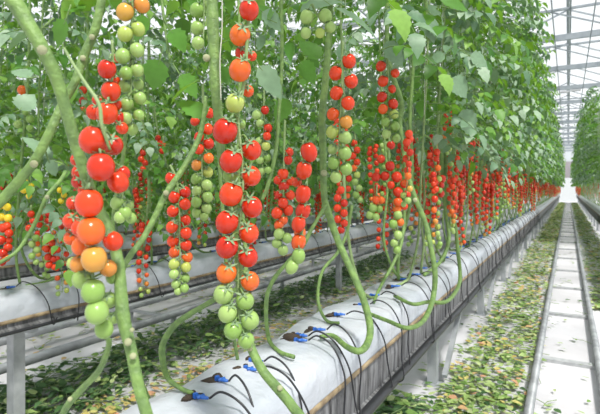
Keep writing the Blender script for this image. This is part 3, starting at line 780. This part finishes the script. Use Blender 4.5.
# --- plant with S10, T9
t = hero('tomato plant with winding stem beside the short red and green truss, right of centre', P(370, 313, 2.2))
hstem(t, [(386, -10, 2.1), (387, 20, 2.1), (387, 46, 2.1), (390, 68, 2.1), (397, 88, 2.1), (402, 106, 2.1), (400, 124, 2.1), (403, 145, 2.1), (407, 172, 2.1), (415, 198, 2.1), (425, 222, 2.1), (431, 248, 2.08), (435, 273, 2.06), (433, 298, 2.04), (424, 320, 2.04), (408, 328, 2.06), (388, 321, 2.12), (370, 314, 2.2)],
      [5, 5, 5, 5.5, 5.5, 5.5, 5, 5, 5.5, 6, 6, 6, 6, 6, 5.5, 5, 4.5, 4.5], 'stem', nodes=[(415, 200, 2.08, 2.5)], land=6)
htruss(t, [(388, 56), (388, 80), (389, 110), (391, 142)],
       [(381, 66, 10.5, 'r'), (395, 73, 9, 'r'), (383, 81, 11, 'r'), (392, 89, 8, 'r'), (382, 97, 10.5, 'r'), (393, 104, 10.5, 'r'), (383, 109, 10, 'o'), (394, 114, 9.5, 'y'), (385.5, 122, 9.5, 'g'), (395, 126, 9.5, 'g'), (386.5, 134, 9.5, 'g'), (396, 138, 9, 'g')], 2.0, 2, calyx=True, seed=14)
hleaf(t, 385, 42, 1.95, (405, 68), 17, 'leaf_grey', face=.7)
t = hero('tomato plant with red trusses tipping to green over the film, right of the centre', P(403, 287, 2.7))
FRN = t
hstem(t, [(414, 30, 2.6), (413, 70, 2.6), (410, 120, 2.6), (412, 165, 2.6), (409, 210, 2.6), (400, 245, 2.6), (398, 275, 2.65), (403, 288, 2.7)], 4, 'stem')
htruss(t, [(390, 120), (389, 160), (392, 190), (397, 225), (398, 255)],
       [(376, 177, 9.5, 'r'), (385, 176, 9.5, 'r'), (390, 166, 10, 'r'), (381, 159, 8.5, 'r'), (391, 145, 8.5, 'r'), (396.7, 177, 11, 'r'), (398, 192, 10, 'r'), (407, 194, 8, 'r'), (398, 202, 9.5, 'o'), (397, 209, 9, 'o'), (398, 215, 9, 'g'), (400, 222, 8.5, 'o'), (393, 224, 9, 'g'), (398, 235, 9, 'g'), (394, 243, 8, 'g'), (397, 250, 8, 'g'), (391, 185, 8, 'r'), (404, 184, 8, 'r'), (404, 206, 8, 'r')], 2.3, 2, calyx=False, seed=15)
htruss(t, [(377, 185), (376, 200), (372, 218)], [(376, 200, 8, 'o'), (381, 200, 7.5, 'o'), (373, 208, 8.5, 'g'), (379, 209, 8, 'g'), (370, 215, 8.5, 'g'), (376, 217, 8, 'g')], 2.3, 1.6, calyx=False, seed=16)
htruss(t, [(355, 132), (356, 160), (358, 196)], [(354, 143, 7, 'r'), (357, 150, 7, 'r'), (353, 156, 7, 'r'), (357, 162, 7, 'r'), (354, 168, 7, 'o'), (357, 175, 7, 'y'), (355, 182, 7, 'g'), (359, 188, 7, 'g'), (356, 195, 7, 'g'), (360, 200, 6, 'g')], 2.6, 1.5, calyx=False, seed=17)
# dark pair at left edge
t = hero('two dark red hanging trusses at the left edge in front of the white gutter film', P(20, 284, 2.5))
hstem(t, [(30, -10, 2.5), (28, 80, 2.5), (20, 180, 2.5), (16, 250, 2.5), (20, 284, 2.5)], 3, 'stem')
htruss(t, [(4, 190), (5, 220), (5, 260)], [(0, 205, 9, 'Y'), (7, 207, 8, 'Y'), (2, 217, 8, 'Y'), (8, 218, 8, 'Y'), (3, 228, 9, 'r'), (9, 233, 8, 'r'), (1, 240, 9, 'r'), (8, 247, 8, 'r'), (3, 253, 9, 'r'), (7, 226, 8, 'r'), (9, 240, 7, 'r'), (2, 262, 8, 'r'), (6, 258, 8, 'o')], 2.2, 1.5, calyx=False, seed=18)
htruss(t, [(49, 235), (50, 250), (50, 270)], [(46, 241, 7, 'r'), (52, 243, 7, 'r'), (47, 249, 7, 'r'), (53, 251, 7, 'r'), (48, 257, 7, 'r'), (53, 259, 7, 'r'), (49, 265, 7, 'r'), (54, 267, 6, 'r')], 2.3, 1.5, calyx=False, seed=19)
htruss(t, [(26, 170), (28, 180), (29, 192)], [(24, 190, 7, 'Y'), (31, 186, 6, 'Y'), (29, 196, 6, 'Y'), (25, 182, 6, 'Y')], 2.4, 1.5, calyx=False, seed=31)
htruss(t, [(61, 180), (62, 190), (62, 202)], [(60, 190, 6, 'Y'), (64, 195, 6, 'Y'), (61, 201, 6, 'Y')], 2.4, 1.5, calyx=False, seed=32)
htruss(t, [(31, 205), (32, 230), (34, 262)], [(31, 214, 7, 'r'), (33, 221, 7, 'r'), (29, 228, 7, 'r'), (36, 238, 7, 'g'), (32, 244, 7, 'g'), (37, 250, 7, 'g'), (32, 256, 7, 'g'), (36, 262, 6, 'g')], 2.3, 1.5, calyx=False, seed=20)
htruss(t, [(24, 80), (28, 100), (30, 128)], [(22, 90, 9, 'o'), (27, 101, 9, 'a'), (30, 119, 8, 'g'), (30, 128, 7, 'g'), (18, 124, 8, 'g'), (26, 112, 7, 'g')], 2.4, 1.5, calyx=False, seed=22)
# small bits of fruit at upper left
t = hero('short row of small red and orange fruit in the upper left foliage', P(88, 277, 2.85))
hstem(t, [(88, -10, 2.8), (86, 100, 2.8), (80, 200, 2.8), (88, 277, 2.85)], 3, 'stem')
htruss(t, [(84, 80), (83, 112)], [(83, 90, 8, 'r'), (83, 101, 8, 'r'), (83, 110, 7, 'o')], 2.7, 1.5, calyx=False, seed=21)
t = hero('short red truss of small tomatoes left of the double-ranked one, mid distance', P(152, 268, 3.25))
hstem(t, [(150, -10, 3.2), (148, 100, 3.2), (150, 200, 3.2), (152, 268, 3.25)], 2.6, 'stem')
htruss(t, [(140, 140), (143, 155), (144, 168)], [(139, 148, 6.5, 'r'), (143, 153, 6.5, 'r'), (141, 159, 6.5, 'r'), (145, 163, 6.5, 'r'), (143, 169, 6, 'r')], 3.1, 1.4, calyx=False, seed=23)
htruss(t, [(163, 136), (163, 150)], [(160, 143, 6, 'r'), (164, 146, 6, 'r'), (162, 151, 6, 'r'), (158, 138, 6, 'r')], 3.1, 1.4, calyx=False, seed=24)
# thin shoot at left
t = hero('thin curving shoot at the left edge in front of the gutter film', P(-40, 297, 2.25))
hstem(t, [(66, 172, 1.5), (59, 182, 1.45), (47, 196, 1.4), (40, 212, 1.4), (33, 227, 1.4), (20, 248, 1.38), (8, 258, 1.36), (-6, 266, 1.4), (-22, 278, 1.75), (-40, 297, 2.25)], 4.3, 'stem', nodes=[(47, 197, 1.38, 2.3)])
# extra bare stems looping onto the film, right of centre
extra = [([(438, 60, 3.0), (440, 120, 3.0), (443, 180, 3.0), (446, 215, 3.0), (449, 240, 2.95), (440, 262, 2.9), (424, 275, 2.88)], 4),
         ([(446, 150, 3.0), (447, 195, 3.0), (455, 225, 3.0), (458, 252, 3.0), (460, 280, 2.95), (449, 300, 2.75), (428, 302, 2.7), (412, 304, 2.7), (395, 296, 2.75)], 4.2),
         ([(404, 150, 2.7), (405, 200, 2.6), (402, 240, 2.5), (394, 262, 2.45), (384, 280, 2.4), (378, 292, 2.4), (374, 302, 2.4)], 3.6),
         ([(352, 205, 2.0), (347, 232, 2.0), (338, 252, 1.95), (322, 272, 1.9), (318, 300, 1.88), (326, 320, 1.9), (339, 323, 2.0)], 3.6)]
for k, (pts, w) in enumerate(extra):
    t = hero(['slender stem rising from the film behind the winding one', 'stem sweeping left along the film towards the winding stem', 'slim bare stem dropping onto the film behind the bent thick stem', 'thin stem looping down left of the bent thick stem'][k], P(*pts[-1]))
    hstem(t, pts, w, 'stem', land=4)
# bright leaf bits high in front, right of centre
t = FRN
hstem(t, [(428, -16, 1.9), (426, 10, 1.9), (430, 40, 1.95)], 4, 'stem', 'side_shoot')
for a in [(424, 4, 1.9, (436, 44), 22, 'leaf_grey'), (430, 20, 1.9, (446, 38), 20, 'leaf_grey'), (445, 55, 2.1, (428, 62), 14, 'leaf_grey'), (470, 56, 2.2, (492, 68), 20, 'leaf_grey'), (452, 78, 2.2, (470, 98), 22, 'leaf_grey'),
          (462, 110, 2.4, (476, 138), 20, 'leaf_grey'), (408, 20, 1.9, (398, 46), 22, 'leaf'), (440, 0, 1.9, (472, 8), 16, 'leaf')]:
    hleaf(t, a[0], a[1], a[2], a[3], a[4], a[5], face=.55)
t = DBL
hstem(t, [(160, -16, 1.3), (164, 20, 1.3), (170, 60, 1.3)], 3, 'stem', 'side_shoot')
for a in [(150, 20, 1.3, (128, 40), 26, 'leaf'), (170, 30, 1.3, (188, 52), 24, 'leaf'), (160, 60, 1.3, (150, 92), 26, 'leaf'), (180, 75, 1.3, (200, 98), 22, 'leaf'), (262, 12, 1.4, (284, 30), 22, 'leaf_grey'), (270, 20, 1.4, (250, 2), 20, 'leaf'),
          (290, 100, 1.9, (272, 124), 22, 'leaf'), (300, 62, 1.9, (318, 84), 22, 'leaf'), (82, 12, 1.3, (60, 2), 22, 'leaf'), (20, 110, 1.2, (34, 92), 22, 'leaf_grey')]:
    hleaf(t, a[0], a[1], a[2], a[3], a[4], a[5], face=.5)

c = P(447, 256, 9.2)
t = link('support_column', None, None, (c.x, c.y, 0)); tag(t, 'pale steel column rising between the two nearest gutters', 'column')
mb = MB(); mb.box((-.05, -.05, 0), (.05, .05, EYE + 3.2), 'white_metal'); mb.build('shaft', t)
mb = MB(); mb.box((-.11, -.11, 0), (.11, .11, .25), 'sleeper'); mb.build('footing', t)
# ------------------------------------------------------------------ greenhouse frame
def roof():
    span = 4.0; ridge = 5.6; eave = 4.75
    for k in range(-4, 2):
        x0 = k * span + 2.0
        mb = MB()
        xm = x0 + span / 2
        mb.add([(x0, -2.5, eave), (xm, -2.5, ridge), (xm, 54, ridge), (x0, 54, eave)], [(0, 1, 2, 3)], 'glass', False)
        mb.add([(x0 + span, -2.5, eave), (xm, -2.5, ridge), (xm, 54, ridge), (x0 + span, 54, eave)], [(3, 2, 1, 0)], 'glass', False)
        tag(mb.build('ceiling'), kind='structure')
        mb = MB()
        mb.bar((xm, -2.5, ridge), (xm, 54, ridge), .06, .06, 'white_metal')
        mb.bar((x0, -2.5, eave), (x0, 54, eave), .14, .08, 'white_metal')
        y = -2.0
        while y < 54:
            mb.bar((x0, y, eave), (xm, y, ridge), .03, .04, 'white_metal'); mb.bar((xm, y, ridge), (x0 + span, y, eave), .03, .04, 'white_metal'); y += 3.05
        o = mb.build('trim_%d' % (k + 5)); tag(o, kind='structure')
    UB = EYE + 3.3
    for j in range(16):
        y = 12.0 + (j - 3) * 3.05
        if y > 53: break
        mb = MB(); x0, x1 = -13.9, 5.9
        mb.bar((x0, y, UB), (x1, y, UB), .06, .13, 'white_metal')
        mb.bar((x0, y, UB + .62), (x1, y, UB + .62), .05, .05, 'white_metal')
        x = x0; up = True
        while x < x1 - 1.4:
            a, b = (UB, UB + .62) if up else (UB + .62, UB)
            mb.bar((x, y, a), (x + 1.5, y, b), .03, .03, 'white_metal'); x += 1.5; up = not up
        tag(mb.build('roof_truss'), 'pale steel lattice girder spanning the greenhouse, one of the parallel set overhead', 'girder', 'roof girders')
    mb = MB()
    for x in (-8.0, -4.0, 0.05, 4.0):
        mb.bar((x, -2, UB + .62), (x, 54, UB + .62), .035, .035, 'white_metal')
    tag(mb.build('trim_10'), kind='structure')
    for i, x in enumerate((-.25, .42)):
        mb = MB(); mb.tube([(x, -2, UB - .074), (x, 25, UB - .074), (x, 53, UB - .074)], .012, 'white_metal', 6)
        tag(mb.build('trim_%d' % (11 + i)), kind='structure')
    for i, (s, x) in enumerate(((9.2, .02), (20, .05), (32, .05))):
        t = link('ceiling_lamp', None, None, (x, s, UB + .20)); tag(t, ['flat grey lamp nearest the camera under the roof girders', 'second flat lamp down the aisle under the roof', 'farthest flat lamp down the aisle under the roof'][i], 'lamp')
        a = MB(); a.box((-.34, -.06, -.03), (-.01, .06, .03), 'endwall'); a.box((.03, -.06, 0), (.36, .06, .06), 'endwall'); a.build('housing', t)
        a = MB(); a.bar((0, 0, .0), (0, 0, .42), .02, .02, 'white_metal'); a.build('hanger', t)
roof()
# end wall and sides
mb = MB()
yw = 54.0
mb.box((-14, yw, 3.9), (6, yw + .06, 5.7), 'frost'); mb.box((-14, yw, 2.3), (6, yw + .1, 3.9), 'endband')
mb.box((-14, yw, 0), (-.9, yw + .06, 2.3), 'endwall'); mb.box((.9, yw, 0), (6, yw + .06, 2.3), 'endwall')
tag(mb.build('wall_back'), kind='structure')
mb = MB(); mb.box((-.9, yw, 0), (.9, yw + .04, 2.3), 'glass'); tag(mb.build('door_1'), kind='structure')
for nm, x in (('wall_left', -14), ('wall_right', 6)):
    mb = MB(); mb.box((x - .03, -2.5, .5), (x, 54, 4.75), 'frost'); mb.box((x - .05, -2.5, 0), (x + .02, 54, .5), 'endwall')
    y = -2
    while y < 54: mb.bar((x, y, .5), (x, y, 4.75), .05, .05, 'white_metal'); y += 3
    tag(mb.build(nm), kind='structure')

# ------------------------------------------------------------------ light and camera
w = bpy.data.worlds.new('sky'); SC.world = w; w.use_nodes = True
nt = w.node_tree; nt.nodes.clear()
out = nt.nodes.new('ShaderNodeOutputWorld'); bg = nt.nodes.new('ShaderNodeBackground')
tc = nt.nodes.new('ShaderNodeTexCoord'); sp = nt.nodes.new('ShaderNodeSeparateXYZ')
nt.links.new(tc.outputs['Generated'], sp.inputs[0])
r = ramp(nt, [(0.0, (.90, .91, .88)), (.12, (.92, .94, .96)), (1.0, (.92, .96, 1.0))], sp.outputs['Z'])
nt.links.new(r.outputs[0], bg.inputs[0]); bg.inputs[1].default_value = 1.15
nt.links.new(bg.outputs[0], out.inputs[0])
sun = bpy.data.lights.new('sun', 'SUN'); sun.energy = 6.0; sun.angle = math.radians(9); sun.color = (1, .97, .9)
so = link('sun', sun, None, (0, 0, 8)); so.rotation_euler = Vector((.55, -.42, 1.0)).to_track_quat('Z', 'Y').to_euler()
cam = bpy.data.cameras.new('camera'); co = link('camera', cam, None, (0, 0, EYE))
cam.sensor_width = 36; cam.sensor_fit = 'HORIZONTAL'; cam.lens = 36 * F / 600
cam.shift_y = -19 / 600
co.rotation_euler = (pi / 2, 0, TH)
cam.clip_start = .05; cam.clip_end = 200
cam.dof.use_dof = True; cam.dof.focus_distance = 1.3; cam.dof.aperture_fstop = 8
SC.camera = co
SC.view_settings.view_transform = 'Standard'; SC.view_settings.look = 'None'
SC.view_settings.exposure = 0.0; SC.view_settings.gamma = 1.0; SC.view_settings.use_curve_mapping = False
